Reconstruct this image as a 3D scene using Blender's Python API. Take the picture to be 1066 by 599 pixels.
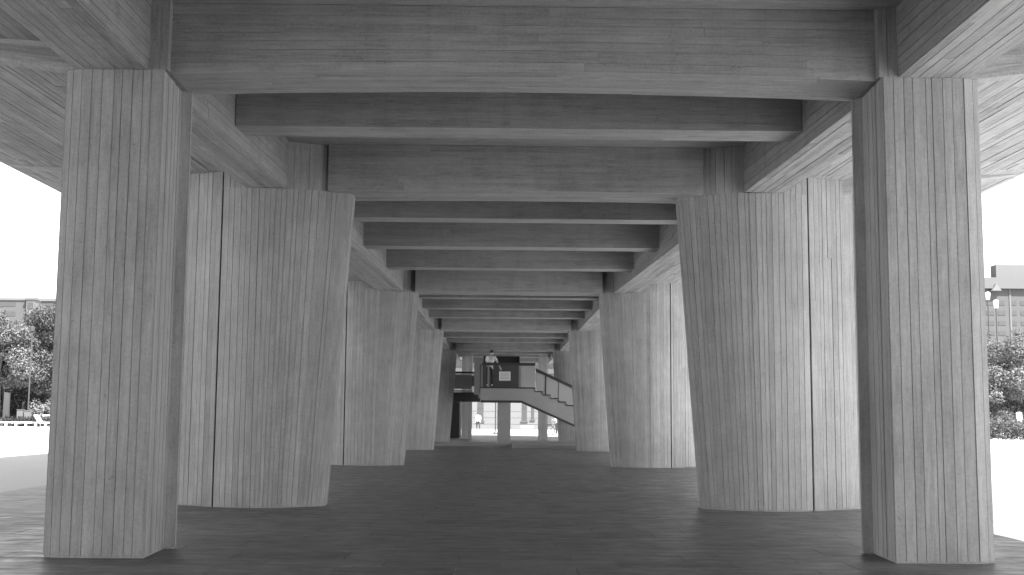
import bpy, bmesh, math, random
import numpy as np
from mathutils import Vector, Matrix

random.seed(7)
sc = bpy.context.scene
for o in list(bpy.data.objects):
    bpy.data.objects.remove(o)

# ------------------------------------------------------------------ camera
CAMX, CAMH = -0.1923, 1.26
FPX, PITCH, YAW, ROLL = 1224.28, 0.1086, 0.0091, 0.0078
F_ = Vector((math.sin(YAW)*math.cos(PITCH), math.cos(YAW)*math.cos(PITCH), math.sin(PITCH)))
R0 = Vector((math.cos(YAW), -math.sin(YAW), 0)); U0 = R0.cross(F_)
R_ = R0*math.cos(ROLL) + U0*math.sin(ROLL); U_ = -R0*math.sin(ROLL) + U0*math.cos(ROLL)
cam = bpy.data.cameras.new('camera'); camo = bpy.data.objects.new('camera', cam)
sc.collection.objects.link(camo)
cam.sensor_fit = 'HORIZONTAL'; cam.sensor_width = 36.0; cam.lens = FPX*36/1066
cam.clip_start = 0.05; cam.clip_end = 3000
camo.matrix_world = Matrix(((R_.x, U_.x, -F_.x, CAMX), (R_.y, U_.y, -F_.y, 0), (R_.z, U_.z, -F_.z, CAMH), (0, 0, 0, 1)))
sc.camera = camo

def at(px, py, axis, val):
    """a photo pixel's ray, met with the plane x, y or z = val"""
    d = F_ + R_*((px-533)/FPX) - U_*((py-299.5)/FPX)
    o = Vector((CAMX, 0, CAMH)); t = (val-o[axis])/d[axis]
    return o + d*t

# ------------------------------------------------------------------ sky, sun, exposure
SUNV = Vector((0.42, -0.60, 1.0)).normalized()
world = bpy.data.worlds.new('World'); sc.world = world; world.use_nodes = True
wn = world.node_tree; wn.nodes.clear()
sky = wn.nodes.new('ShaderNodeTexSky'); sky.sky_type = 'NISHITA'; sky.sun_disc = False
sky.sun_elevation = math.asin(SUNV.z); sky.sun_rotation = math.atan2(SUNV.x, SUNV.y)
sky.air_density = 1.0; sky.dust_density = 1.2
bw = wn.nodes.new('ShaderNodeRGBToBW'); bg = wn.nodes.new('ShaderNodeBackground'); wo = wn.nodes.new('ShaderNodeOutputWorld')
bg.inputs['Strength'].default_value = 0.15
wn.links.new(sky.outputs[0], bw.inputs[0]); wn.links.new(bw.outputs[0], bg.inputs['Color']); wn.links.new(bg.outputs[0], wo.inputs[0])
sun = bpy.data.lights.new('sun', 'SUN'); sun.energy = 5.0; sun.angle = math.radians(0.5); sun.color = (1, 1, 1)
suno = bpy.data.objects.new('sun', sun); sc.collection.objects.link(suno)
suno.rotation_euler = SUNV.to_track_quat('Z', 'Y').to_euler(); suno.location = (60, -80, 120)
vs = sc.view_settings; vs.view_transform = 'Standard'; vs.look = 'None'; vs.gamma = 1.0; vs.use_curve_mapping = False
vs.exposure = 2.15
sc.cycles.max_bounces = 10; sc.cycles.diffuse_bounces = 8; sc.cycles.use_denoising = True
sc.cycles.sample_clamp_indirect = 8

# ------------------------------------------------------------------ materials (the photograph is black and white: neutral greys)
def nodes(name):
    m = bpy.data.materials.new(name); m.use_nodes = True
    nt = m.node_tree; b = nt.nodes['Principled BSDF']
    return m, nt, b
def N(nt, t, **kw):
    n = nt.nodes.new(t)
    for k, v in kw.items(): setattr(n, k, v)
    return n
def mth(nt, op, a, b=None):
    n = nt.nodes.new('ShaderNodeMath'); n.operation = op
    for i, v in enumerate((a, b)):
        if v is None: continue
        if isinstance(v, (int, float)): n.inputs[i].default_value = v
        else: nt.links.new(v, n.inputs[i])
    return n.outputs[0]
def noise(nt, vec, scale, detail=3, rough=.55):
    n = nt.nodes.new('ShaderNodeTexNoise'); n.inputs['Scale'].default_value = scale
    n.inputs['Detail'].default_value = detail; n.inputs['Roughness'].default_value = rough
    if vec is not None: nt.links.new(vec, n.inputs['Vector'])
    return n.outputs['Fac']
def ramp(nt, fac, a, b, lo=0., hi=1.):
    n = nt.nodes.new('ShaderNodeMapRange'); nt.links.new(fac, n.inputs['Value'])
    n.inputs['From Min'].default_value = a; n.inputs['From Max'].default_value = b
    n.inputs['To Min'].default_value = lo; n.inputs['To Max'].default_value = hi
    return n.outputs['Result']

def board_concrete(name, base, grain=.30, blotch=.28, board=.20):
    m, nt, b = nodes(name)
    uv = N(nt, 'ShaderNodeUVMap'); at_ = N(nt, 'ShaderNodeAttribute', attribute_name='tone')
    geo = N(nt, 'ShaderNodeNewGeometry')
    mp = N(nt, 'ShaderNodeMapping'); mp.inputs['Scale'].default_value = (48, 3.2, 1); nt.links.new(uv.outputs[0], mp.inputs[0])
    g1 = noise(nt, mp.outputs[0], 1.0, 4, .65)
    mp2 = N(nt, 'ShaderNodeMapping'); mp2.inputs['Scale'].default_value = (16, .8, 1); nt.links.new(uv.outputs[0], mp2.inputs[0])
    g2 = noise(nt, mp2.outputs[0], 1.0, 2)
    bl = noise(nt, geo.outputs['Position'], .75, 5, .62)
    bl2 = noise(nt, geo.outputs['Position'], 3.2, 4, .6)
    vo = N(nt, 'ShaderNodeTexVoronoi', feature='F1'); vo.inputs['Scale'].default_value = 19
    nt.links.new(geo.outputs['Position'], vo.inputs['Vector'])
    pitr = noise(nt, geo.outputs['Position'], 2.3, 2)
    pit = mth(nt, 'MULTIPLY', ramp(nt, mth(nt, 'ADD', vo.outputs['Distance'], mth(nt, 'MULTIPLY', noise(nt, geo.outputs['Position'], 9.0, 2), .30)), .20, .34, 1, 0), ramp(nt, pitr, .46, .66, 0, 1))
    s = mth(nt, 'ADD', 1.0, mth(nt, 'MULTIPLY', mth(nt, 'SUBTRACT', g1, .5), grain*1.5))
    s = mth(nt, 'ADD', s, mth(nt, 'MULTIPLY', mth(nt, 'SUBTRACT', g2, .5), grain))
    s = mth(nt, 'ADD', s, mth(nt, 'MULTIPLY', mth(nt, 'SUBTRACT', bl, .5), blotch*1.8))
    s = mth(nt, 'ADD', s, mth(nt, 'MULTIPLY', mth(nt, 'SUBTRACT', bl2, .5), blotch))
    s = mth(nt, 'ADD', s, mth(nt, 'MULTIPLY', mth(nt, 'SUBTRACT', at_.outputs['Fac'], .5), board))
    s = mth(nt, 'MULTIPLY', s, mth(nt, 'SUBTRACT', 1.0, mth(nt, 'MULTIPLY', pit, .30)))
    ms = N(nt, 'ShaderNodeMapping'); ms.inputs['Scale'].default_value = (5, 5, .3); nt.links.new(geo.outputs['Position'], ms.inputs[0])
    wet = ramp(nt, noise(nt, ms.outputs[0], 1.0, 4, .6), .50, .72, 0, .10)
    s = mth(nt, 'SUBTRACT', s, wet)
    fine = noise(nt, geo.outputs['Position'], 40, 3, .75)
    s = mth(nt, 'ADD', s, mth(nt, 'MULTIPLY', mth(nt, 'SUBTRACT', fine, .5), .52))
    v = mth(nt, 'MULTIPLY', s, base)
    cc = N(nt, 'ShaderNodeCombineColor')
    for i in range(3): nt.links.new(v, cc.inputs[i])
    nt.links.new(cc.outputs[0], b.inputs['Base Color'])
    b.inputs['Roughness'].default_value = .82; b.inputs['Specular IOR Level'].default_value = .25
    hgt = mth(nt, 'SUBTRACT', mth(nt, 'ADD', g1, mth(nt, 'MULTIPLY', g2, .7)), mth(nt, 'MULTIPLY', pit, 1.5))
    bp = N(nt, 'ShaderNodeBump'); bp.inputs['Strength'].default_value = .55; bp.inputs['Distance'].default_value = .004
    nt.links.new(hgt, bp.inputs['Height']); nt.links.new(bp.outputs[0], b.inputs['Normal'])
    return m
def plain(name, v, rough=.7, var=.15, scale=2.0, metal=0., spec=.4, attr=None, attr_amt=.3, bump=0., stretch=None, stain=0.):
    m, nt, b = nodes(name); geo = N(nt, 'ShaderNodeNewGeometry'); vec = geo.outputs['Position']
    if stretch:
        mp = N(nt, 'ShaderNodeMapping'); mp.inputs['Scale'].default_value = stretch; nt.links.new(vec, mp.inputs[0]); vec = mp.outputs[0]
    f = noise(nt, vec, scale, 5, .6)
    s = mth(nt, 'ADD', 1.0, mth(nt, 'MULTIPLY', mth(nt, 'SUBTRACT', f, .5), var*2))
    if attr:
        a = N(nt, 'ShaderNodeAttribute', attribute_name=attr)
        s = mth(nt, 'ADD', s, mth(nt, 'MULTIPLY', mth(nt, 'SUBTRACT', a.outputs['Fac'], .5), attr_amt))
    if stain:
        st1 = ramp(nt, noise(nt, geo.outputs['Position'], 1.9, 6, .68), .52, .66, 0, 1); st2 = ramp(nt, noise(nt, geo.outputs['Position'], 11, 4, .6), .62, .70, 0, 1)
        s = mth(nt, 'MULTIPLY', s, mth(nt, 'SUBTRACT', 1.0, mth(nt, 'ADD', mth(nt, 'MULTIPLY', st1, stain), mth(nt, 'MULTIPLY', st2, stain*.7))))
    if stain:
        s = mth(nt, 'ADD', s, mth(nt, 'MULTIPLY', mth(nt, 'SUBTRACT', noise(nt, geo.outputs['Position'], 70, 3, .8), .5), 1.1))
    val = mth(nt, 'MULTIPLY', s, v)
    cc = N(nt, 'ShaderNodeCombineColor')
    for i in range(3): nt.links.new(val, cc.inputs[i])
    nt.links.new(cc.outputs[0], b.inputs['Base Color'])
    if stain:
        nt.links.new(ramp(nt, noise(nt, vec, scale*2.3, 5, .65), .25, .75, rough-.14, rough+.26), b.inputs['Roughness'])
    b.inputs['Roughness'].default_value = rough; b.inputs['Metallic'].default_value = metal; b.inputs['Specular IOR Level'].default_value = spec
    if bump:
        f2 = noise(nt, geo.outputs['Position'], scale*14, 3, .6)
        bp = N(nt, 'ShaderNodeBump'); bp.inputs['Strength'].default_value = bump; bp.inputs['Distance'].default_value = .004
        nt.links.new(f2, bp.inputs['Height']); nt.links.new(bp.outputs[0], b.inputs['Normal'])
    return m
def foliage(name, v):
    m, nt, b = nodes(name); a = N(nt, 'ShaderNodeAttribute', attribute_name='tone')
    val = mth(nt, 'MULTIPLY', ramp(nt, a.outputs['Fac'], 0, 1, .55, 1.5), v)
    cc = N(nt, 'ShaderNodeCombineColor')
    for i in range(3): nt.links.new(val, cc.inputs[i])
    nt.links.new(cc.outputs[0], b.inputs['Base Color'])
    b.inputs['Roughness'].default_value = .7; b.inputs['Specular IOR Level'].default_value = .12
    tr = N(nt, 'ShaderNodeBsdfTranslucent'); nt.links.new(cc.outputs[0], tr.inputs['Color'])
    mx = N(nt, 'ShaderNodeMixShader'); mx.inputs[0].default_value = .3
    nt.links.new(b.outputs[0], mx.inputs[1]); nt.links.new(tr.outputs[0], mx.inputs[2])
    nt.links.new(mx.outputs[0], nt.nodes['Material Output'].inputs[0])
    return m

M = {}
M['pier'] = board_concrete('pier_concrete', .30, grain=.46, blotch=.34, board=.22)
M['beam'] = board_concrete('beam_concrete', .25, grain=.48, blotch=.32, board=.20)
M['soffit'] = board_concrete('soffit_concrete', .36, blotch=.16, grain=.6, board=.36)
M['beamsoffit'] = board_concrete('lightened_soffit_concrete', .38, grain=.5, blotch=.25, board=.22)  # undersides lightened: bounce light from the ground put into the colour
M['core'] = plain('concrete_core', .15, .9, .12)
M['stairc'] = plain('stair_concrete', .27, .8, .22, 1.2, bump=.4)
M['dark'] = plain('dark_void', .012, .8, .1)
M['darkpanel'] = plain('dark_panel', .055, .5, .15)
M['rail'] = plain('dark_rail', .03, .45, .1, spec=.5)
M['postm'] = plain('steel_post', .22, .4, .1, metal=.5)
PV = dict(spec=.42, attr='tone', attr_amt=.5, bump=.5, stretch=(.7, 1.5, 1), stain=.26)
M['paver'] = plain('stone_paver', .10, .40, .36, 1.6, **PV)
M['paverlit'] = plain('lightened_stone_paver', .20, .5, .28, 1.6, **PV)
M['plaza'] = plain('pale_plaza', .42, .8, .10, .35, bump=.2)
M['plinth'] = plain('stone_plinth', .22, .6, .15)
M['white'] = plain('white_paint', .78, .6, .04)
M['wall'] = plain('white_wall', .34, .8, .06, .8)
M['greywall'] = plain('grey_wall', .20, .8, .1, .5)
M['palewall'] = plain('pale_wall', .30, .8, .06, .3)
M['roof'] = plain('dark_roof', .09, .8, .1)
M['window'] = plain('dark_window', .05, .15, .1, spec=.6)
M['greywin'] = plain('grey_window', .14, .3, .1, spec=.6)
M['leaf'] = foliage('leaf_mid', .09); M['leafpale'] = foliage('leaf_pale', .14); M['leafdark'] = foliage('leaf_dark', .05)
M['bark'] = plain('bark', .10, .9, .35, 6, bump=.6)
M['skin'] = plain('skin', .42, .5, .04); M['shirt'] = plain('white_cloth', .72, .85, .06, 12); M['trouser'] = plain('dark_cloth', .03, .9, .1)
M['hair'] = plain('black_hair', .012, .5, .1); M['tyre'] = plain('tyre_rubber', .03, .8, .05); M['shoe'] = plain('dark_shoe', .02, .6, .1)
M['metal'] = plain('bike_metal', .03, .35, .05, metal=.4)
M['greymetal'] = plain('painted_grey', .04, .6, .1)
M['farwall'] = plain('far_pale_wall', .11, .8, .08, .8)
M['block'] = plain('distant_block', .06, .8, .05, .1)
M['blockdark'] = plain('distant_block_grey', .05, .8, .05, .1)
M['blockwin'] = plain('distant_glazing', .046, .4, .05, .1)
M['blocklight'] = plain('distant_block_pale', .095, .8, .05, .1)
M['lampglass'] = plain('lamp_glass', .80, .3, .02)
def glass_mat():
    m, nt, b = nodes('panel_glass')
    tr = N(nt, 'ShaderNodeBsdfTransparent'); tr.inputs[0].default_value = (.86, .86, .86, 1)
    gl = N(nt, 'ShaderNodeBsdfGlossy'); gl.inputs['Roughness'].default_value = .08; gl.inputs['Color'].default_value = (.8, .8, .8, 1)
    df = N(nt, 'ShaderNodeBsdfDiffuse'); df.inputs['Color'].default_value = (.40, .40, .40, 1)
    m1 = N(nt, 'ShaderNodeMixShader'); m1.inputs[0].default_value = .85
    nt.links.new(tr.outputs[0], m1.inputs[1]); nt.links.new(df.outputs[0], m1.inputs[2])
    m2 = N(nt, 'ShaderNodeMixShader'); m2.inputs[0].default_value = .10
    nt.links.new(m1.outputs[0], m2.inputs[1]); nt.links.new(gl.outputs[0], m2.inputs[2])
    nt.links.new(m2.outputs[0], nt.nodes['Material Output'].inputs[0]); return m
M['glass'] = glass_mat()
def notice_mat():
    m, nt, b = nodes('notice_print')
    tc = N(nt, 'ShaderNodeTexCoord'); sp = N(nt, 'ShaderNodeSeparateXYZ'); nt.links.new(tc.outputs['Generated'], sp.inputs[0])
    rows = mth(nt, 'FRACT', mth(nt, 'MULTIPLY', sp.outputs['Z'], 7.0))
    line = mth(nt, 'MULTIPLY', mth(nt, 'GREATER_THAN', rows, .55), mth(nt, 'LESS_THAN', mth(nt, 'ABSOLUTE', mth(nt, 'SUBTRACT', sp.outputs['X'], .5)), .36))
    line = mth(nt, 'MULTIPLY', line, mth(nt, 'LESS_THAN', mth(nt, 'ABSOLUTE', mth(nt, 'SUBTRACT', sp.outputs['Z'], .5)), .36))
    wd = noise(nt, tc.outputs['Generated'], 22, 1); line = mth(nt, 'MULTIPLY', line, mth(nt, 'GREATER_THAN', wd, .45))
    v = mth(nt, 'SUBTRACT', .62, mth(nt, 'MULTIPLY', line, .30))
    cc = N(nt, 'ShaderNodeCombineColor')
    for i in range(3): nt.links.new(v, cc.inputs[i])
    nt.links.new(cc.outputs[0], b.inputs['Base Color']); b.inputs['Roughness'].default_value = .6
    return m
M['notice'] = notice_mat()

# ------------------------------------------------------------------ mesh helpers
COL = sc.collection
def link(o, parent=None):
    COL.objects.link(o)
    if parent is not None: o.parent = parent
    return o
def tag(o, label=None, cat=None, group=None, kind=None):
    if label: o['label'] = label
    if cat: o['category'] = cat
    if group: o['group'] = group
    if kind: o['kind'] = kind
    return o
def empty(name, loc=(0, 0, 0), rz=0):
    o = bpy.data.objects.new(name, None); o.location = loc; o.rotation_euler.z = rz; o.empty_display_size = .2
    return link(o)
class MB:
    """collects faces into one mesh, with board UVs in metres and a tone per piece"""
    def __init__(s): s.v = []; s.f = []; s.uv = []; s.t = []
    def face(s, pts, tone=.5, uv=None):
        i = len(s.v); s.v += [tuple(p) for p in pts]; s.f.append(list(range(i, i+len(pts)))); s.t.append(tone)
        if uv is None:
            a = Vector(pts[1])-Vector(pts[0]); n = (a.cross(Vector(pts[2])-Vector(pts[0]))); 
            a = a.normalized() if a.length else Vector((1, 0, 0)); n = n.normalized() if n.length else Vector((0, 0, 1)); b = n.cross(a)
            uv = [((Vector(p)-Vector(pts[0])).dot(a), (Vector(p)-Vector(pts[0])).dot(b)) for p in pts]
        s.uv.append(uv)
    def box(s, x0, x1, y0, y1, z0, z1, tone=.5):
        if x1 < x0: x0, x1 = x1, x0
        p = lambda i, j, k: ((x0, x1)[i], (y0, y1)[j], (z0, z1)[k])
        for q in (((0,0,0),(0,1,0),(1,1,0),(1,0,0)), ((0,0,1),(1,0,1),(1,1,1),(0,1,1)), ((0,0,0),(1,0,0),(1,0,1),(0,0,1)),
                  ((1,1,0),(0,1,0),(0,1,1),(1,1,1)), ((0,1,0),(0,0,0),(0,0,1),(0,1,1)), ((1,0,0),(1,1,0),(1,1,1),(1,0,1))):
            s.face([p(*c) for c in q], tone)
        return s
    def prism(s, bot, top, tone=.5):
        """closed solid between two counter-clockwise loops"""
        n = len(bot); s.face(list(reversed(bot)), tone); s.face(top, tone)
        for i in range(n):
            j = (i+1) % n; s.face([bot[i], bot[j], top[j], top[i]], tone)
        return s
    def tube(s, pts, r, seg=8, tone=.5, cap=True):
        pts = [Vector(p) for p in pts]; rr = r if isinstance(r, (list, tuple)) else [r]*len(pts); rings = []
        for i, p in enumerate(pts):
            d = (pts[min(i+1, len(pts)-1)]-pts[max(i-1, 0)]).normalized()
            a = d.cross(Vector((0, 0, 1)) if abs(d.z) < .9 else Vector((1, 0, 0))).normalized(); b = d.cross(a)
            rings.append([p+(a*math.cos(k*2*math.pi/seg)+b*math.sin(k*2*math.pi/seg))*rr[i] for k in range(seg)])
        for i in range(len(pts)-1):
            for k in range(seg):
                k2 = (k+1) % seg; s.face([rings[i][k], rings[i][k2], rings[i+1][k2], rings[i+1][k]], tone)
        if cap: s.face(list(reversed(rings[0])), tone); s.face(rings[-1], tone)
        return s
    def build(s, name, mat, parent=None, smooth=False, merge=False):
        me = bpy.data.meshes.new(name); me.from_pydata(s.v, [], s.f)
        uvl = me.uv_layers.new(name='UVMap'); flat = [c for u in s.uv for q in u for c in q]; uvl.data.foreach_set('uv', flat)
        a = me.attributes.new('tone', 'FLOAT', 'FACE'); a.data.foreach_set('value', s.t)
        if merge or smooth:
            bm = bmesh.new(); bm.from_mesh(me); bmesh.ops.remove_doubles(bm, verts=bm.verts, dist=1e-5); bmesh.ops.recalc_face_normals(bm, faces=bm.faces); bm.to_mesh(me); bm.free()
        if smooth: me.polygons.foreach_set('use_smooth', [True]*len(me.polygons))
        me.materials.append(mat if not isinstance(mat, str) else M[mat]); me.update()
        return link(bpy.data.objects.new(name, me), parent)

def boards(q, width, parent, mat, single, rng, joint=.15, length=None, proud=.009, gap=.006, name='board_strip', warp=None, nsub=1):
    """covers a four-cornered face q = (a, b, c, d) with cast board strips running a->d, laid side by side a->b.
       single: every strip is an object of its own; otherwise one joined part"""
    a, b, c, d = [Vector(p) for p in q]
    nrm = (b-a).cross(d-a).normalized()
    wid = max((b-a).length, (c-d).length); n = max(1, round(wid/width)); ln = max((d-a).length, (c-b).length)
    def P(u, v): return (a*(1-u)+b*u)*(1-v)+(d*(1-u)+c*u)*v
    us = [0]+[(i+rng.uniform(-.22, .22))/n for i in range(1, n)]+[1]
    all_ = MB()
    for i in range(n):
        cuts = [0, 1]
        if length:
            x = rng.uniform(.25, 1)*length; cuts = [0]
            while x < ln-.3: cuts.append(x/ln); x += length*rng.uniform(.75, 1.15)
            cuts.append(1)
        elif rng.random() < joint: cuts = [0, rng.uniform(.12, .9), 1]
        for k in range(len(cuts)-1):
            u0, u1 = us[i]+gap/2/wid, us[i+1]-gap/2/wid
            v0, v1 = cuts[k]+(gap*.4/ln if k else 0), cuts[k+1]-(gap*.4/ln if k < len(cuts)-2 else 0)
            h = nrm*(proud*rng.uniform(.35, 1.4)); t = min(1, max(0, rng.gauss(.5, .25)))
            dh = nrm*(proud*rng.uniform(-.12, .12))
            ou, ov = rng.uniform(0, 50), rng.uniform(0, 50); w_, l_ = (u1-u0)*wid, (v1-v0)*ln
            mb = MB() if single else all_
            W = warp or (lambda p: p)
            for q_ in range(nsub):
                f0, f1 = q_/nsub, (q_+1)/nsub; va, vb = v0+(v1-v0)*f0, v0+(v1-v0)*f1
                bot = [W(P(u0, va)), W(P(u1, va)), W(P(u1, vb)), W(P(u0, vb))]
                top = [bot[0]+h, bot[1]+h+dh, bot[2]+h+dh, bot[3]+h]
                mb.face(top, t, [(ou, ov+l_*f0), (ou+w_, ov+l_*f0), (ou+w_, ov+l_*f1), (ou, ov+l_*f1)])
                for e in range(4):
                    if (e == 0 and q_) or (e == 2 and q_ < nsub-1): continue
                    f = (e+1) % 4; mb.face([bot[e], bot[f], top[f], top[e]], t, [(ou, ov), (ou+.01, ov), (ou+.01, ov+.01), (ou, ov+.01)])
            if single: mb.build(name, mat, parent)
    if not single: tag(all_.build('board_surface', mat, parent), kind='stuff')

# ------------------------------------------------------------------ ground
gm = MB(); gm.face([(-1500, -400, -.03), (1500, -400, -.03), (1500, 2500, -.03), (-1500, 2500, -.03)])
ground = tag(gm.build('plaza', M['plaza']), kind='structure')

PX, PY0, PY1 = 8.05, -30.0, 74.0
pl = MB(); pl.box(-PX, PX, PY0, PY1, -.06, -.012)
floor = tag(pl.build('pavement', M['core']), kind='structure')
rng = random.Random(3)
PW, PL, XB_ = .50, 1.0, 5.25      # slabs beyond XB_ are lightened: stronger side light put into the colour
cand = []
row = 0; y = PY0
while y < PY1-.01:
    off = (row % 2)*.5 + rng.choice((0, 0, .12))
    x = -PX-off
    while x < PX-.01:
        x0, x1 = max(x, -PX), min(x+PL, PX)
        cutx = [q for q in (-XB_, XB_) if x0+.02 < q < x1-.02]
        for p0, p1 in zip([x0]+cutx, cutx+[x1]):
            if p1-p0 > .05: cand.append((p0, p1, y, y+PW))
        x += PL
    y += PW; row += 1
def seen(c):
    xm, ym = (c[0]+c[1])/2, (c[2]+c[3])/2
    return ym > 8.4 and abs(xm-CAMX-.009*ym) < .436*ym+.4
near = sorted([c for c in cand if seen(c)], key=lambda c: c[2])
near = near[:300]; ns = set(near)
def paver_faces(mb, c, z, t, tilt):
    g = .002; x0, x1, y0, y1 = c[0]+g, c[1]-g, c[2]+g, c[3]-g; e = .002
    top = [(x0+e, y0+e, z+tilt), (x1-e, y0+e, z-tilt), (x1-e, y1-e, z-tilt), (x0+e, y1-e, z+tilt)]
    md = [(x0, y0, z-.003), (x1, y0, z-.003), (x1, y1, z-.003), (x0, y1, z-.003)]
    bt = [(p[0], p[1], -.012) for p in md]
    mb.face(top, t)
    for lo, hi in ((md, top), (bt, md)):
        for i in range(4):
            j = (i+1) % 4; mb.face([lo[i], lo[j], hi[j], hi[i]], t)
bulk, bulk2 = MB(), MB()
for c in cand:
    t = min(1, max(0, rng.gauss(.5, .22))); z = rng.uniform(-.0012, .0012); ti = rng.uniform(-.0007, .0007)
    if c in ns:
        mb = MB(); paver_faces(mb, c, z, t, ti); mb.build('paving_slab', M['paverlit' if abs(c[0]+c[1])/2 > XB_ else 'paver'], floor)
    else: paver_faces(bulk2 if abs(c[0]+c[1])/2 > XB_ else bulk, c, z, t, ti)
tag(bulk.build('paving_slab_field', M['paver'], floor), kind='stuff'); tag(bulk2.build('lightened_slab_field', M['paverlit'], floor), kind='stuff')

# ------------------------------------------------------------------ the museum building on piers
mus = tag(empty('museum_building', (0, 30, 0)), 'long board-marked concrete building raised on two rows of massive piers', 'building')
mus.matrix_world  # placed by its parts in world metres
def part_parent(o): return o
class Par:  # parts are modelled in world metres: parent with the inverse of the empty's offset
    pass
mus.location = (0, 0, 0)
ZS, ZSEC, ZSL = 4.37, 4.56, 5.03     # main soffit, secondary soffit, slab soffit
S = 13.39; YP = [10.47, 16.2]+[16.2+S*k for k in (1, 2, 3)]     # fronts of the pier lines
ZF = -.012
rb = random.Random(11)

def mir(pts, s):
    """points are given for the right-hand row; s=-1 mirrors them and keeps the winding"""
    r = [(p[0]*s, p[1], p[2]) for p in pts]
    return r if s > 0 else list(reversed(r))
def mirq(q, s):
    if s > 0: return q
    a, b, c, d = [(p[0]*-1, p[1], p[2]) for p in q]
    return (b, a, d, c)

def end_pier(s):
    """the slim pier of the nearest line"""
    plan = [(4.02, 10.47), (4.175, 10.53), (4.175, 11.26), (3.235, 11.26), (3.235, 11.21), (3.325, 11.19), (3.285, 10.47)]
    c = MB(); c.prism(mir([(x, y, ZF) for x, y in plan], s), mir([(x, y, ZS) for x, y in plan], s))
    side = 'left' if s < 0 else 'right'
    p = c.build('pier', M['pier'], mus); p['label'] = 'nearest slim square concrete pier of the %s row' % side
    def b(x0, y0, x1, y1, z0=ZF+.03, z1=ZS, **k):
        boards(mirq(((x0, y0, z0), (x1, y1, z0), (x1, y1, z1), (x0, y0, z1)), s), .088, p, M['pier'], True, rb, **k)
    b(3.285, 10.47, 4.02, 10.47); b(4.02, 10.47, 4.175, 10.53)
    b(3.325, 11.19, 3.285, 10.47); b(3.235, 11.21, 3.325, 11.19); b(3.235, 11.26, 3.235, 11.21); b(4.175, 10.53, 4.175, 11.26); b(4.175, 11.26, 3.235, 11.26)
    # the strip of pier that runs up to the slab between girder and beam
    st = MB(); st.box(3.25*s, 3.44*s, 10.475, 11.3, ZS, ZSL); o = st.build('pier_head', M['pier'], mus)
    boards(mirq(((3.25, 10.475, ZS), (3.44, 10.475, ZS), (3.44, 10.475, ZSL), (3.25, 10.475, ZSL)), s), .095, o, M['pier'], True, rb, joint=0)

def lens_pier(s, k, single):
    """the wide lens-shaped piers: the inner tip leans inwards, a joint splits off the outer wing"""
    yb = YP[k]; gi = (3.17 if k == 1 else 2.64); hb = (2.63 if k == 1 else 2.37)
    T0, T1 = 2.615, 2.315
    yc = yb+.42; CX = 3.55
    def front(x): return yb-.13+.50*(x-CX)**2
    xs0 = [4.075, 3.90, 3.72, CX, 3.38, 3.20, 3.02, 2.82, T0]
    sq = lambda x: x if x > CX else CX-(CX-x)*(CX-T1)/(CX-T0)
    def loop_(top_):
        f = [((sq(x) if top_ else x), front(x)) for x in xs0]
        bk = [(x, 2*yc-y) for x, y in reversed(f)]
        return list(reversed(f+bk))          # counter-clockwise from the back outer corner
    bot, top = loop_(False), loop_(True)
    c = MB(); c.prism(mir([(x, y, ZF) for x, y in bot], s), mir([(x, y, ZS) for x, y in top], s))
    side = 'left' if s < 0 else 'right'; nth = {1: 'second', 2: 'third', 3: 'fourth', 4: 'fifth'}[k]
    p = c.build('pier', M['pier'], mus); p['label'] = '%s pier of the %s row, lens-shaped with a leaning inner edge' % (nth, side)
    nb_ = len(xs0); n_ = 2*nb_
    for i in range(n_):
        j = (i+1) % n_
        if j == 0: continue                  # the joint side
        shown = i >= nb_-1                   # tip and front
        boards(mirq(((*bot[i], ZF+.03), (*bot[j], ZF+.03), (*top[j], ZS), (*top[i], ZS)), s), .085, p, M['pier'], single and shown, rb, joint=.10)
    # outer wing behind the joint, up to the cantilevered slab
    wg = [(4.098, front(4.098)), (4.55, yb+.28), (5.0, yb+.56), (5.0, yb+.88), (4.098, yb+.88)]; zt = 4.66
    w = MB(); w.prism(mir([(x, y, ZF) for x, y in wg], s), mir([(x, y, zt) for x, y in wg], s))
    wo_ = w.build('pier_wing', M['pier'], mus)
    for i, j, sg_ in ((0, 1, single), (1, 2, single), (2, 3, False)):
        boards(mirq(((*wg[i], ZF+.03), (*wg[j], ZF+.03), (*wg[j], zt), (*wg[i], zt)), s), .085, wo_, M['pier'], sg_, rb)
    # shoulder beside the girder, up under the slab wing
    sh = [q for q in top if q[0] > gi+.25]; m_ = MB(); m_.prism(mir([(x, y, ZS) for x, y in sh], s), mir([(x, y, 4.66) for x, y in sh], s)); so_ = m_.build('pier_shoulder', M['pier'], mus)
    fr = sorted([q for q in sh if q[1] < yc], key=lambda q: q[0])
    for q0, q1 in zip(fr, fr[1:]): boards(mirq(((*q0, ZS), (*q1, ZS), (*q1, 4.66), (*q0, 4.66)), s), .088, so_, M['pier'], False, rb, joint=0)
    # head strip to the slab
    def fy(x): return front(CX-(CX-x)*(CX-T0)/(CX-T1))
    hp = [(hb, fy(hb)-.02), (gi+.02, fy(gi)-.02), (gi+.02, yc+.5), (hb, yc+.35)]
    h = MB(); h.prism(mir([(x, y, ZS) for x, y in hp], s), mir([(x, y, ZSL) for x, y in hp], s)); ho = h.build('pier_head', M['pier'], mus)
    boards(mirq(((*hp[0], ZS), (*hp[1], ZS), (*hp[1], ZSL), (*hp[0], ZSL)), s), .095, ho, M['pier'], single, rb, joint=0)

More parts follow.
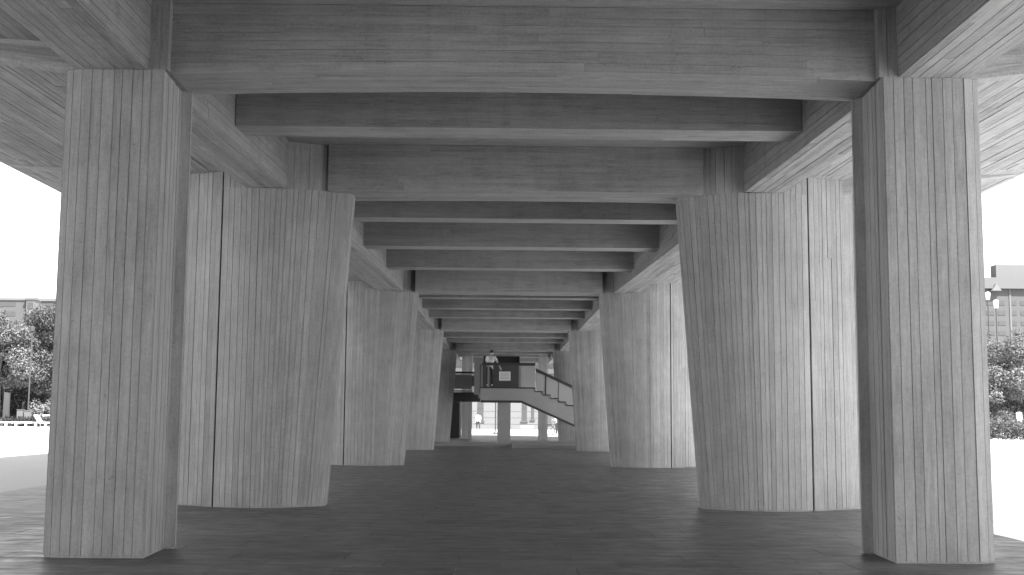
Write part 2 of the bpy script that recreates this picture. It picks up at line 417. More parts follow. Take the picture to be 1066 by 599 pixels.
for s in (-1, 1):
    end_pier(s)
    for k in (1, 2, 3, 4): lens_pier(s, k, k == 1)
    for yb_ in (-9.0, -22.4, -35.8, -49.2):       # the rows go on behind the viewer
        c = MB(); q = [(2.5, yb_), (3.6, yb_-.6), (4.9, yb_), (3.6, yb_+.6)]; c.prism(mir([(x, y, ZF) for x, y in q], s), mir([(x, y, ZS+.2) for x, y in q], s)); c.build('pier', M['pier'], mus)

def beam(x, y0, y1, z0, z1, single, camber=0., lab=None, seg=12):
    xs = [-x+2*x*i/seg for i in range(seg+1)]
    zc = [z0+camber*(1-(q/x)**2) for q in xs]
    c = MB()
    for i in range(seg):
        A, B = xs[i], xs[i+1]; a, b_ = zc[i], zc[i+1]
        c.face([(A, y0, a), (B, y0, b_), (B, y0, z1), (A, y0, z1)]); c.face([(B, y1, b_), (A, y1, a), (A, y1, z1), (B, y1, z1)])
        c.face([(A, y1, a), (B, y1, b_), (B, y0, b_), (A, y0, a)]); c.face([(A, y0, z1), (B, y0, z1), (B, y1, z1), (A, y1, z1)])
    c.face([(-x, y1, z0), (-x, y0, z0), (-x, y0, z1), (-x, y1, z1)]); c.face([(x, y0, z0), (x, y1, z0), (x, y1, z1), (x, y0, z1)])
    o = c.build('cross_beam', M['beam'], mus, merge=True)
    if lab: o['label'] = lab
    kw = dict(length=2.1, proud=.006, gap=.0045)
    wf = lambda p: Vector((p.x, p.y, p.z+camber*(1-(p.x/x)**2)*(z1-p.z)/(z1-z0)))
    kw.update(warp=wf if camber else None, nsub=3 if camber else 1)
    boards(((-x, y0, z1), (-x, y0, z0), (x, y0, z0), (x, y0, z1)), .092, o, M['beam'], single, rb, **kw)
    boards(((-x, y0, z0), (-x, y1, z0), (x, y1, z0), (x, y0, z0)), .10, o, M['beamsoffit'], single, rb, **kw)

beam(3.25, 10.56, 11.28, ZS, ZSL, True, .05, 'nearest deep cross beam between the slim piers')
beam(3.27, 13.3, 13.8, ZSEC, ZSL, True, .0, 'shallow cross beam just behind the nearest deep beam')
beam(2.63, 16.22, 17.0, ZS, ZSL, True, .02, 'deep cross beam on the second pair of piers')
for k in (2, 3, 4): beam(2.37, YP[k], YP[k]+.78, ZS, ZSL, False)
def gi_at(y):   # inner girder face
    pts = [(-80, 3.45), (10.47, 3.42), (16.2, 3.17), (16.2+S, 2.66), (90, 2.62)]
    for (a, xa), (b, xb) in zip(pts, pts[1:]):
        if a <= y <= b: return xa+(xb-xa)*(y-a)/(b-a)
secy = [16.2+S/4*j for j in (1, 2, 3, 5, 6, 7, 9, 10, 11, 13, 14, 15)]
for y in secy: beam(gi_at(y), y, y+.45, ZSEC, ZSL, y < 24, seg=2)
for y in (7.0, 3.6, .2, -3.2, -10, -20, -30, -40, -50, -60): beam(gi_at(y), y, y+.45, ZSEC, ZSL, False, seg=2)
beam(2.37, 16.2+4*S-.1, 16.2+4*S+.6, ZS, ZSL, False)

def girder(s, y0, y1, xi0, xi1, w0, w1, single, lab=None):
    q = [(xi0, y0), (xi0+w0, y0), (xi1+w1, y1), (xi1, y1)]
    c = MB(); c.prism(mir([(x, y, ZS+.003) for x, y in q], s), mir([(x, y, ZSL) for x, y in q], s))
    o = c.build('girder', M['beam'], mus)
    if lab: o['label'] = lab
    kw = dict(length=2.6, proud=.007, gap=.006)
    # soffit: strips run along the girder
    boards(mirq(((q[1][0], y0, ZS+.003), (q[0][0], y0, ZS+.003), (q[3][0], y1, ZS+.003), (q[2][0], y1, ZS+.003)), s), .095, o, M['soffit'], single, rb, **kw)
    boards(mirq(((q[0][0], y0, ZS+.003), (q[0][0], y0, ZSL), (q[3][0], y1, ZSL), (q[3][0], y1, ZS+.003)), s), .098, o, M['beam'], single, rb, **kw)
for s in (-1, 1):
    side = 'left' if s < 0 else 'right'
    girder(s, 2.0, 10.46, 3.435, 3.425, .66, .66, True, 'lengthwise %s girder running out over the viewer' % side)
    girder(s, -70, 1.995, 3.45, 3.435, .66, .66, False)
    girder(s, 11.265, 16.04, 3.37, 3.17, .62, .56, True, 'lengthwise %s girder between first and second piers' % side)
    girder(s, 17.1, YP[2]-.02, 3.14, 2.66, .60, .66, False)
    girder(s, YP[2]+.8, YP[3]-.02, 2.65, 2.64, .66, .66, False)
    girder(s, YP[3]+.8, YP[4]-.02, 2.64, 2.63, .66, .66, False)
    girder(s, YP[4]+.8, 70, 2.63, 2.62, .66, .66, False)

# slab: inner soffit, cantilevered wings with boarded soffit and tapered ribs
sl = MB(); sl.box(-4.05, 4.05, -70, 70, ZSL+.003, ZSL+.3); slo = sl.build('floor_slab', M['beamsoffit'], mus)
XE, ZE, ZI = 7.30, 4.78, 4.62
for s in (-1, 1):
    w = MB()
    ys_ = [-70, 10.5, 16.2, 16.2+S, 70]; xi_ = [gi_at(y)+.3 for y in ys_]; zi_ = lambda x: ZI+(x-3.9)*(ZE-ZI)/(XE-3.9)
    for a, b_, xa, xb in zip(ys_, ys_[1:], xi_, xi_[1:]):
        w.prism(mir([(xa, a, zi_(xa)), (XE, a, ZE), (XE, b_, ZE), (xb, b_, zi_(xb))], s), mir([(xa, a, 5.33), (XE, a, 5.33), (XE, b_, 5.33), (xb, b_, 5.33)], s))
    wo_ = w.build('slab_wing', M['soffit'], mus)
    for a, b_ in ((-70, 10.5), (10.5, 16.2), (16.2, 16.2+S), (16.2+S, 16.2+2*S), (16.2+2*S, 70)):
        xa, xb = gi_at(a)+.3, gi_at(b_)+.3
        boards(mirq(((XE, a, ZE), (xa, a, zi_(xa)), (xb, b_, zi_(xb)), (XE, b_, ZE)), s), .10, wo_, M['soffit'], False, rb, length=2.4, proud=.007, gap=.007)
    for y in [10.5, 16.55]+[16.55+S*k for k in (1, 2, 3)]+[-3, -16, -29, -42]:
        r = MB(); pr = [(3.6, ZS+.005), (4.2, ZS+.005), (XE-.05, ZE-.01), (XE-.05, ZE+.2), (3.6, ZI+.2)]
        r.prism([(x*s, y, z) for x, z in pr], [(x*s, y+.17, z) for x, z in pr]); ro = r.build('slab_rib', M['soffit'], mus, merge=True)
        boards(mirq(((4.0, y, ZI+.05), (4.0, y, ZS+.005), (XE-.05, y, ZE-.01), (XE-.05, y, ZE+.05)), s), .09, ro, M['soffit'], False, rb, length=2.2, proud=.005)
# the storey above (out of frame here, it shades the ground)
up = MB(); up.box(-7.1, 7.1, -69.8, 69.8, 5.33, 16.6); upo = up.build('upper_storey', M['pier'], mus)
rf = MB(); rf.box(-7.3, 7.3, -70, 70, 16.6, 17.0); rf.build('roof', M['core'], mus)
for s in (-1, 1):
    for i in range(30):
        y = -24+i*3.15; wv = MB(); wv.box(7.1*s, 7.16*s, y, y+2.2, 7.4, 10.6); wv.build('window', M['window'], upo)

# small square columns under the far end, beside the stair
for x0, x1, lab in ((-2.28, -1.72, 'left'), (1.86, 2.36, 'right')):
    c = MB(); c.box(x0, x1, 63.6, 64.2, ZF, ZS+.3); o = c.build('end_column', M['stairc'], mus)
    boards(((x0, 63.6, 0), (x1, 63.6, 0), (x1, 63.6, ZS+.3), (x0, 63.6, ZS+.3)), .1, o, M['pier'], False, rb)

# ------------------------------------------------------------------ stair hung between the far piers
YS = 50.2
st = tag(empty('concrete_staircase', (0, YS, 0)), 'concrete stair and landing on a square post at the far end of the passage', 'staircase')
def sp(mb, name, mat, parent=None, **k):
    """a part of the stair, moved to the empty's frame"""
    mb.v = [(x, y-YS, z) if parent is None else (x, y-YS, z) for x, y, z in mb.v]
    return mb.build(name, mat, st if parent is None else parent, **k)
def sx(px, py=404): return at(px, py, 1, YS).x
def sz(py, px=530): return at(px, py, 1, YS).z
ZL, ZU = sz(404.5, 520), sz(417, 520)      # landing top, underside
XL0, XL1 = sx(500), sx(557)
RUN, RISE = .331, .146; NST = int(ZL/RISE)
# post
m = MB(); m.box(sx(518), sx(531.7), YS+.05, YS+.6, 0, ZU); sp(m, 'post', M['stairc'])
# landing and flight: one cast slab with a stepped top
XA = sx(543, 418); m = MB(); m.box(XL0, XA, YS, YS+1.1, ZU, ZL); sp(m, 'landing', M['stairc'])
prof = [(XL1, ZL)]; x, z = XL1, ZL
for i in range(NST):
    z -= RISE; prof.append((x, z)); x += RUN; prof.append((x, z))
XB = x
under = [(XB, 0.0), (XB-.75, 0.0), (sx(541, 418)+.1+.35, ZU-.06), (XL1-.001, ZU+.0)]
loop = [(XL1, ZU)]
zlow = lambda xx: max(0.0, ZU-.02-(xx-sx(543, 418))*RISE/RUN)
xs = [XL1+(XB-XL1)*i/24 for i in range(25)]
m = MB(); za_ = zlow(XL1)
m.prism([(XA+.001, YS, ZU), (XL1, YS, za_), (XL1, YS+1.1, za_), (XA+.001, YS+1.1, ZU)], [(XA+.001, YS, ZL), (XL1, YS, ZL), (XL1, YS+1.1, ZL), (XA+.001, YS+1.1, ZL)])
for i in range(NST):
    x0 = XL1+i*RUN; x1 = x0+RUN; zt = ZL-(i+1)*RISE
    a, b_ = min(zlow(x0), zt-.02), min(zlow(x1), zt-.02)
    lo = [(x0, YS, a), (x1, YS, b_), (x1, YS+1.1, b_), (x0, YS+1.1, a)]; hi = [(x0, YS, zt), (x1, YS, zt), (x1, YS+1.1, zt), (x0, YS+1.1, zt)]
    m.prism(lo, hi)
sp(m, 'flight', M['stairc'])
# sloped underside wedge between landing and flight
# dark nosings
m = MB()
for i in range(NST):
    x0 = XL1+i*RUN; zt = ZL-(i+1)*RISE
    m2 = MB(); m2.box(x0+.003, x0+RUN-.003, YS-.03, YS+1.1, zt+.002, zt+.05); sp(m2, 'tread', M['rail'])
    m3 = MB(); m3.box(x0-.02, x0+.002, YS-.028, YS+1.1, zt+.04, zt+RISE+.02); sp(m3, 'riser', M['rail'])
m = MB(); m.box(XL0, XL1-.021, YS-.025, YS+1.1, ZL+.002, ZL+.05); sp(m, 'landing_edge', M['rail'])
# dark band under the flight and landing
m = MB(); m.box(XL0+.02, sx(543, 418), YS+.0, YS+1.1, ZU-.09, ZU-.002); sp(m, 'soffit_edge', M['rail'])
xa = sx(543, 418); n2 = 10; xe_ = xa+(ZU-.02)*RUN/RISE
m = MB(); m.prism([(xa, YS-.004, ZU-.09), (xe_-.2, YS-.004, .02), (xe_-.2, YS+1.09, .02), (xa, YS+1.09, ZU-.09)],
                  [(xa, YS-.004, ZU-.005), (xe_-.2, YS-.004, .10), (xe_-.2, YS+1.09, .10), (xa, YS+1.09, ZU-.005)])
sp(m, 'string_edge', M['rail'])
# handrail, posts and glass
ZR = sz(379, 520); XR0 = sx(502, 379)
m = MB(); m.box(XR0, XL1, YS-.06, YS+.06, ZR-.07, ZR+.05); sp(m, 'handrail', M['rail'])
xr = XL1+RUN*14; zr = ZR-.42-RISE*14
m = MB(); m.prism([(XL1+.02, YS-.05, ZR-.30), (xr, YS-.05, zr-.08+.12), (xr, YS+.05, zr-.08+.12), (XL1+.02, YS+.05, ZR-.30)],
                  [(XL1+.02, YS-.05, ZR-.17), (xr, YS-.05, zr+.05+.12), (xr, YS+.05, zr+.05+.12), (XL1+.02, YS+.05, ZR-.17)])
sp(m, 'handrail', M['rail'])
for px in (501.5, 508.5, 541):
    x = sx(px, 390); m = MB(); m.box(x-.04, x+.04, YS-.03, YS+.03, ZL+.05, ZR-.07); sp(m, 'rail_post', M['postm'])
for i in (1, 8):
    x = XL1+RUN*(i+.35); zt = ZL-RISE*(i+1)+.05; m = MB(); m.box(x-.025, x+.025, YS-.028, YS+.028, zt, zt+.85); sp(m, 'rail_post', M['rail'])
m = MB(); m.box(sx(541.8), XL1-.01, YS-.008, YS+.008, ZL+.06, ZR-.08); sp(m, 'glass_panel', M['glass'])
for i in range(0, 12, 3):
    xa, xb = XL1+RUN*i+.02, XL1+RUN*(i+3)-.02
    za, zb = ZL-RISE*(i+.2), ZL-RISE*(i+3.2); m = MB()
    m.prism([(xa, YS-.008, za-.02), (xb, YS-.008, zb-.02), (xb, YS+.008, zb-.02), (xa, YS+.008, za-.02)],
            [(xa, YS-.008, za+.82), (xb, YS-.008, zb+.82), (xb, YS+.008, zb+.82), (xa, YS+.008, za+.82)])
    sp(m, 'glass_panel', M['glass'])
# low plinth the stair comes down to
m = MB(); m.box(.30, 8.0, 46.0, 54.5, .004, .13); plo = m.build('stone_plinth', M['plinth']); tag(plo, 'low stone plinth on the floor below the stair', 'plinth')
m = MB(); m.box(-2.9, .28, 48.6, 54.5, .004, .06); pl2 = m.build('stone_plinth', M['plinth']); tag(pl2, 'thin stone slab step left of the stair post', 'plinth')

# dark lobby box behind the landing
lb = tag(empty('entrance_lobby', (0, 53, 0)), 'dark panelled lobby box behind the stair landing rail', 'lobby')
YL = 53.0
def lp(mb, name, mat): mb.v = [(x, y-53, z) for x, y, z in mb.v]; return mb.build(name, mat, lb)
lx = lambda px, py=390: at(px, py, 1, YL).x
lz = lambda py, px=528: at(px, py, 1, YL).z
m = MB(); m.box(lx(499.5), lx(541), YL, YL+.12, ZL-.2, lz(380)); lp(m, 'panel', M['darkpanel'])
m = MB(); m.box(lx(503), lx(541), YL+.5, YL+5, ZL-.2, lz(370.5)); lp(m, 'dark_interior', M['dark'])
m = MB(); m.box(lx(541), lx(557), YL+.3, YL+.5, ZL-.2, lz(372)); lp(m, 'side_wall', M['greywall'])
m = MB(); m.box(lx(541)+.02, lx(556.5), YL+.22, YL+.3, lz(379), lz(376)); lp(m, 'ledge', M['wall'])
m = MB(); m.box(lx(499), lx(557), YS+1.12, YL+5, ZU+.12, ZL-.22); lp(m, 'floor', M['stairc'])
m = MB(); m.box(lx(493), lx(504), YL+1.2, YL+1.4, ZL-.2, lz(374)); lp(m, 'left_wall', M['stairc'])
# bridge to the left with dark rail
YB = 58.5
bx_ = lambda px, py=400: at(px, py, 1, YB).x
bz = lambda py, px=485: at(px, py, 1, YB).z
br = tag(empty('walkway_bridge', (0, YB, 0)), 'small upper walkway with dark rail left of the stair landing', 'walkway')
def bpart(mb, name, mat): mb.v = [(x, y-YB, z) for x, y, z in mb.v]; return mb.build(name, mat, br)
m = MB(); m.box(-4.2, bx_(500), YB, YB+3, bz(418), bz(408.5)); bpart(m, 'deck', M['darkpanel'])
m = MB(); m.box(-4.2, bx_(492), YB-.02, YB+.06, bz(408), bz(406.5)); bpart(m, 'deck_edge', M['stairc'])
m = MB(); m.box(-4.2, bx_(498), YB, YB+.05, bz(389), bz(387)); bpart(m, 'rail', M['rail'])
m = MB(); m.box(-4.2, bx_(491), YB+.01, YB+.04, bz(405), bz(390)); bpart(m, 'panel', M['stairc'])
m = MB(); m.box(bx_(488), bx_(498), YB+.07, YB+.10, bz(402), bz(391)); bpart(m, 'panel', M['greywall'])
# dark room under the walkway
m = MB(); xx0, xx1 = at(464, 440, 1, 68).x-1.5, at(479.5, 440, 1, 68).x
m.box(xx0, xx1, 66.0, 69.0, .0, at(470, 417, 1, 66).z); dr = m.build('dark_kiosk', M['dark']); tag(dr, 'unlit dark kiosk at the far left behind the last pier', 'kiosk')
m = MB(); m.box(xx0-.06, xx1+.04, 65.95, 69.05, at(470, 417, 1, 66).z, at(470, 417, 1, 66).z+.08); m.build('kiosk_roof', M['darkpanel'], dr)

# the white notice on the lobby panel
m = MB(); y = YL-.03; x0, x1 = at(519.5, 390, 1, y).x, at(531.5, 390, 1, y).x; z0, z1 = at(525, 396.5, 1, y).z, at(525, 387, 1, y).z
m.box(x0, x1, y, YL-.004, z0, z1); nb = m.build('notice_sheet', M['notice']); tag(nb, 'white printed notice fixed to the dark panel behind the rail', 'notice')

# ------------------------------------------------------------------ people
def skin_mesh(name, joints, edges, mat, parent, root=0, sub=2):
    me = bpy.data.meshes.new(name); me.from_pydata([j[0] for j in joints], edges, [])
    o = bpy.data.objects.new(name+'_tmp', me); COL.objects.link(o)
    md = o.modifiers.new('skin', 'SKIN'); md.use_smooth_shade = True
    sv = me.skin_vertices[0].data
    for i, j in enumerate(joints):
        r = j[1] if isinstance(j[1], tuple) else (j[1], j[1]); sv[i].radius = r
        sv[i].use_root = (i == root)
    ss = o.modifiers.new('sub', 'SUBSURF'); ss.levels = sub; ss.render_levels = sub
    dg = bpy.context.evaluated_depsgraph_get(); ev = o.evaluated_get(dg)
    nm = bpy.data.meshes.new_from_object(ev); nm.name = name; bpy.data.objects.remove(o)
    nm.materials.clear(); nm.materials.append(mat); nm.polygons.foreach_set('use_smooth', [True]*len(nm.polygons))
    return link(bpy.data.objects.new(name, nm), parent)
def ellipsoid(name, c, r, mat, parent, seg=14, cut=None):
    bm = bmesh.new(); bmesh.ops.create_uvsphere(bm, u_segments=seg, v_segments=10, radius=1)
    for v in bm.verts:
        if cut is not None and v.co.z < cut: v.co.z = cut+(v.co.z-cut)*.25
        v.co = Vector((v.co.x*r[0]+c[0], v.co.y*r[1]+c[1], v.co.z*r[2]+c[2]))
    me = bpy.data.meshes.new(name); bm.to_mesh(me); bm.free(); me.materials.append(mat)
    me.polygons.foreach_set('use_smooth', [True]*len(me.polygons))
    return link(bpy.data.objects.new(name, me), parent)
def person(label, loc, rz, J, h=1.65, group=None):
    """J: joints in metres for a 1.7 m figure facing -Y; every limb tapers, one continuous body"""
    e = empty('person', loc, rz); e.scale = (h/1.7,)*3; tag(e, label, 'person', group)
    P = [ (J['pelvis'], (.125, .095)), (J['waist'], (.115, .085)), (J['chest'], (.145, .10)), (J['neck'], .055), (J['chin'], (.062, .068)), (J['head'], (.078, .095)), (J['crown'], (.06, .075))]
    E = [(0, 1), (1, 2), (2, 3), (3, 4), (4, 5), (5, 6)]
    for sd in 'lr':
        b = len(P)
        P += [(J[sd+'sh'], .058), (J[sd+'el'], .042), (J[sd+'wr'], .028), (J[sd+'ha'], (.022, .038))]
        E += [(2, b), (b, b+1), (b+1, b+2), (b+2, b+3)]
        b = len(P)
        P += [(J[sd+'hip'], .085), (J[sd+'kn'], .058), (J[sd+'an'], .032), (J[sd+'to'], (.018, .014))]
        E += [(0, b), (b, b+1), (b+1, b+2), (b+2, b+3)]
    body = skin_mesh('body', P, E, M['skin'], e)
    for sd in 'lr':   # five fingers per hand, each its own chain rooted in the palm
        w, hnd = Vector(J[sd+'wr']), Vector(J[sd+'ha']); d = (hnd-w).normalized(); a = d.cross(Vector((0, 0, 1)) if abs(d.z) < .9 else Vector((0, 1, 0))).normalized(); n = d.cross(a)
        fm = MB()
        for i, ln in enumerate((.070, .082, .076, .060)):
            r0 = hnd+a*(.027-.018*i); fm.tube([r0-d*.01, r0+d*ln*.5+n*.006, r0+d*ln+n*.022], [.0095, .0085, .006], 6)
        r0 = w+d*.03+a*.03; fm.tube([r0, r0+d*.03+a*.024, r0+d*.06+a*.028+n*.01], [.011, .0095, .007], 6)
        fm.build('finger_set', M['skin'], e, smooth=True)
    # shirt: torso and upper sleeves
    g = lambda r, k=.016: (r[0]+k, r[1]+k) if isinstance(r, tuple) else r+k
    mid = lambda a, b, t: tuple(Vector(a).lerp(Vector(b), t))
    P2 = [(mid(J['pelvis'], J['waist'], .1), (.15, .115)), (J['waist'], (.138, .108)), (J['chest'], (.168, .122)), (mid(J['chest'], J['neck'], .55), .075)]
    E2 = [(0, 1), (1, 2), (2, 3)]
    for sd in 'lr':
        b = len(P2); P2 += [(J[sd+'sh'], .074), (mid(J[sd+'sh'], J[sd+'el'], .8), .062)]; E2 += [(2, b), (b, b+1)]
    skin_mesh('shirt', P2, E2, M['shirt'], e)
    P3 = [(J['pelvis'], (.142, .112)), (mid(J['pelvis'], J['waist'], .4), (.132, .104))]; E3 = [(0, 1)]
    for sd in 'lr':
        b = len(P3); P3 += [(J[sd+'hip'], .102), (J[sd+'kn'], .078), (mid(J[sd+'kn'], J[sd+'an'], .9), .062)]; E3 += [(0, b), (b, b+1), (b+1, b+2)]
    skin_mesh('trousers', P3, E3, M['trouser'], e)
    for sd in 'lr':
        a, t = Vector(J[sd+'an']), Vector(J[sd+'to']); s_ = MB(); dd = (t-a); dd.z = 0; dd = dd.normalized() if dd.length > 1e-4 else Vector((0, -1, 0))
        zb = min(a.z, t.z)-.03; c0 = Vector((a.x, a.y, zb+.03))
        s_.tube([c0-dd*.06, c0, c0+dd*.10-Vector((0, 0, .005)), c0+dd*.19-Vector((0, 0, .012))], [.042, .052, .048, .030], 8); s_.build('shoe', M['shoe'], e, smooth=True)
    hd = Vector(J['head']); ax = hd-Vector(J['chin'])
    ellipsoid('hair', hd+Vector((0, .018, .035)), (.094, .115, .105), M['hair'], e, cut=-.35)
    fd = Vector((0, -1, 0))
    for sx_ in (-1, 1):
        ellipsoid('ear', hd+Vector((.088*sx_, 0, -.015)), (.012, .022, .032), M['skin'], e, 8)
        ellipsoid('eye', hd+Vector((.032*sx_, -.092, .0)), (.013, .008, .008), M['hair'], e, 8)
    ellipsoid('nose', hd+Vector((0, -.104, -.03)), (.013, .02, .022), M['skin'], e, 8)
    ellipsoid('mouth', hd+Vector((0, -.085, -.072)), (.024, .01, .006), M['trouser'], e, 8)
    return e
def stand(lean=0, dx=0):
    return dict(pelvis=(0, 0, .93), waist=(dx*.4, -.02*lean, 1.10), chest=(dx, -.12*lean, 1.34), neck=(dx, -.15*lean, 1.47), chin=(dx, -.18*lean-.02, 1.53), head=(dx, -.20*lean-.02, 1.60), crown=(dx, -.20*lean, 1.65),
      lsh=(.19+dx, -.11*lean, 1.39), lel=(.25+dx, .02, 1.12), lwr=(.25+dx, -.06, .88), lha=(.25+dx, -.08, .80), rsh=(-.19+dx, -.11*lean, 1.39), rel=(-.25+dx, .02, 1.12), rwr=(-.25+dx, -.06, .88), rha=(-.25+dx, -.08, .80),
      lhip=(.10, 0, .88), lkn=(.11, -.02, .49), lan=(.11, .02, .09), lto=(.12, -.12, .035), rhip=(-.10, 0, .88), rkn=(-.11, -.02, .49), ran=(-.11, .02, .09), rto=(-.12, -.12, .035))
# leaning on the landing rail, one arm hanging over it
J = stand(1.0, .03)
J.update(lsh=(.20, -.16, 1.38), lel=(.27, -.34, 1.16), lwr=(.36, -.47, .93), lha=(.39, -.48, .85), rsh=(-.17, -.14, 1.38), rel=(-.24, -.27, 1.13), rwr=(-.06, -.36, 1.12), rha=(.02, -.37, 1.12))
px_ = at(510, 380, 1, YS+.40)
person('person in a white shirt leaning over the stair landing rail', (px_.x, YS+.42, ZL+.052), .25, J, 1.57)
# walking away in the light
J = stand(.25); J.update(lkn=(.10, -.14, .50), lan=(.10, -.05, .12), lto=(.10, -.17, .05), ran=(-.10, .18, .10), rto=(-.10, .06, .04), rkn=(-.10, .06, .50))
p_ = at(497.5, 446.3, 2, -.03)
person('distant person in white top and dark trousers walking in sunlight', (p_.x*.86, p_.y*.86, -.03), math.radians(200), J, 1.5)
# bicycle and its rider standing beside it
by = 78.0; bxp = at(572.5, 448, 1, by).x
bike = tag(empty('bicycle', (bxp, by, -.03)), 'dark bicycle parked side-on beyond the stair', 'bicycle')
def ring(name, cx, r, rr, mat, parent):
    m = MB(); n = 28; m.tube([(cx+r*math.cos(i*2*math.pi/n), 0, .34+r*math.sin(i*2*math.pi/n)) for i in range(n+1)], rr, 6, cap=False); return m.build(name, mat, parent, smooth=True)
for cx in (0, 1.02):
    w = ring('wheel', cx, .325, .022, M['tyre'], bike); ring('rim', cx, .295, .012, M['metal'], w)
    m = MB()
    for i in range(16):
        a = i*math.pi/8; m.tube([(cx, 0, .34), (cx+.29*math.cos(a), 0, .34+.29*math.sin(a))], .003, 4)
    m.tube([(cx, -.05, .34), (cx, .05, .34)], .022, 8); m.build('spokes', M['metal'], w)
m = MB()
for a, b_ in (((0, .34), (.42, .30)), ((0, .34), (.32, .78)), ((.42, .30), (.30, .86)), ((.42, .30), (.84, .72)), ((.32, .76), (.82, .84)), ((.80, .92), (1.02, .34))):
    m.tube([(a[0], 0, a[1]), (b_[0], 0, b_[1])], .018, 6)
m.build('frame', M['metal'], bike)
m = MB(); m.tube([(.80, 0, .9), (.78, 0, 1.0)], .014, 6); m.tube([(.62, -.28, 1.0), (.80, -.2, 1.03), (.80, .2, 1.03), (.62, .28, 1.0)], .014, 6); m.build('handlebar', M['metal'], bike)
m = MB(); m.prism([(.14, -.07, .88), (.40, -.02, .88), (.40, .02, .88), (.14, .07, .88)], [(.15, -.06, .94), (.39, -.015, .93), (.39, .015, .93), (.15, .06, .94)]); m.build('saddle', M['tyre'], bike)
m = MB(); m.tube([(.42, -.03, .30), (.50, -.05, .14)], .012, 6); m.tube([(.42, .03, .30), (.34, .05, .46)], .012, 6); m.build('crank', M['metal'], bike)
m = MB(); m.tube([(.2, -.02, .3), (.12, -.2, 0)], .01, 6); m.build('kickstand', M['metal'], bike)
J = stand(.3); J.update(rel=(-.26, -.12, 1.14), rwr=(-.18, -.34, 1.03), rha=(-.15, -.42, 1.02))
person('person in white shirt and dark trousers standing behind the bicycle', (at(581, 448, 1, by+.45).x, by+.45, -.03), 0, J, 1.62)
# pole with a heavy round foot
p_ = at(515.7, 452.2, 2, -.03)
ps = tag(empty('pole_stand', (p_.x, p_.y, -.03)), 'thin dark pole on a round foot seen left of the stair post', 'pole')
m = MB(); m.tube([(0, 0, .0), (0, 0, .05), (0, 0, .10), (0, 0, .2)], [.26, .25, .12, .05], 14); m.build('foot', M['rail'], ps)
m = MB(); m.tube([(0, 0, .15), (0, 0, 3.3)], .05, 10); m.build('pole', M['rail'], ps)

# ------------------------------------------------------------------ far building closing the passage
YF = 112.0
fb = tag(empty('far_building', (0, YF, 0)), 'pale far building with dark window bays seen through the passage end', 'building')
def fp(mb, name, mat, parent=None): mb.v = [(x, y-YF, z) for x, y, z in mb.v]; return mb.build(name, mat, parent or fb)
m = MB(); m.box(-10, 12, YF, YF+8, -.03, 10.5); fp(m, 'wall', M['farwall'])
for (pa, pb, ya, yb_) in ((497, 503.3, 412, 438.5), (543.3, 548.5, 412, 438), (553, 556, 412, 436.5), (570, 574, 412, 440), (478, 484, 412, 438)):
    x0, x1 = at(pa, 430, 1, YF).x, at(pb, 430, 1, YF).x; z0, z1 = at(520, yb_, 1, YF).z, at(520, ya, 1, YF).z
    m = MB(); m.box(x0, x1, YF-.03, YF, z0, z1); w = fp(m, 'window', M['blockwin' if pa == 497 else 'window'])
    m = MB(); m.box(x0, x1, YF-.06, YF-.03, (z0+z1)/2-.03, (z0+z1)/2+.03); fp(m, 'mullion', M['blockdark'], w)
    m = MB(); m.box(x0-.1, x1+.1, YF-.12, YF-.002, z0-.12, z0); fp(m, 'sill', M['block'], w)
for i in range(5):
    z = 4.0+i*1.25; m = MB(); m.box(-10, 12, YF-.5, YF-.001, z, z+.45); fp(m, 'balcony_band', M['blockdark'])
for i in range(3):
    z = .45+i*.6; m = MB(); m.box(-10, 12, YF-.012, YF, z, z+.025); fp(m, 'joint_line', M['blockdark'])
p_ = at(549, 449.3, 2, -.03)
m = MB(); m.box(at(543, 448, 1, 97).x, at(554.5, 448, 1, 97).x, 97, 98, -.03, at(548, 445, 1, 97).z)
m2 = tag(m.build('concrete_bench', M['white']), 'long white block bench in the sun before the far building', 'bench')
m = MB(); m.box(at(543, 448, 1, 97).x-.08, at(554.5, 448, 1, 97).x+.08, 96.9, 98.1, at(548, 445, 1, 97).z, at(548, 445, 1, 97).z+.08); m.build('seat', M['white'], m2)

# ------------------------------------------------------------------ trees, hedges
def leaf_mesh(name, blobs, n, size, mat, parent, seed, flat=.5):
    r = np.random.default_rng(seed); B = np.array([(b[0], b[1], b[2]) for b in blobs]); Rr = np.array([b[3] for b in blobs])
    pr = Rr**2/np.sum(Rr**2); idx = r.choice(len(blobs), n, p=pr); d = r.normal(size=(n, 3)); d /= np.linalg.norm(d, axis=1)[:, None]
    rad = Rr[idx]*(r.uniform(.35, 1.08, n)**.6); C = B[idx]+d*rad[:, None]*np.array([1, 1, .85])
    nn = d*.8+r.normal(size=(n, 3))*.6+np.array([0, 0, flat]); nn /= np.linalg.norm(nn, axis=1)[:, None]
    t = np.cross(nn, r.normal(size=(n, 3))); t /= np.linalg.norm(t, axis=1)[:, None]; b = np.cross(nn, t)
    s = size*r.uniform(.55, 1.35, n)[:, None]
    V = np.stack([C-t*s, C-b*s*.55, C+t*s, C+b*s*.55], 1).reshape(-1, 3)
    me = bpy.data.meshes.new(name); me.vertices.add(4*n); me.vertices.foreach_set('co', V.ravel())
    me.loops.add(4*n); me.loops.foreach_set('vertex_index', np.arange(4*n, dtype=np.int32)); me.polygons.add(n)
    me.polygons.foreach_set('loop_start', np.arange(0, 4*n, 4, dtype=np.int32)); me.update(calc_edges=True)
    tone = np.clip(r.random(len(blobs))[idx]*.5+r.random(n)*.5, 0, 1)
    a = me.attributes.new('tone', 'FLOAT', 'FACE'); a.data.foreach_set('value', tone.astype(np.float32))
    me.materials.append(mat); return link(bpy.data.objects.new(name, me), parent)
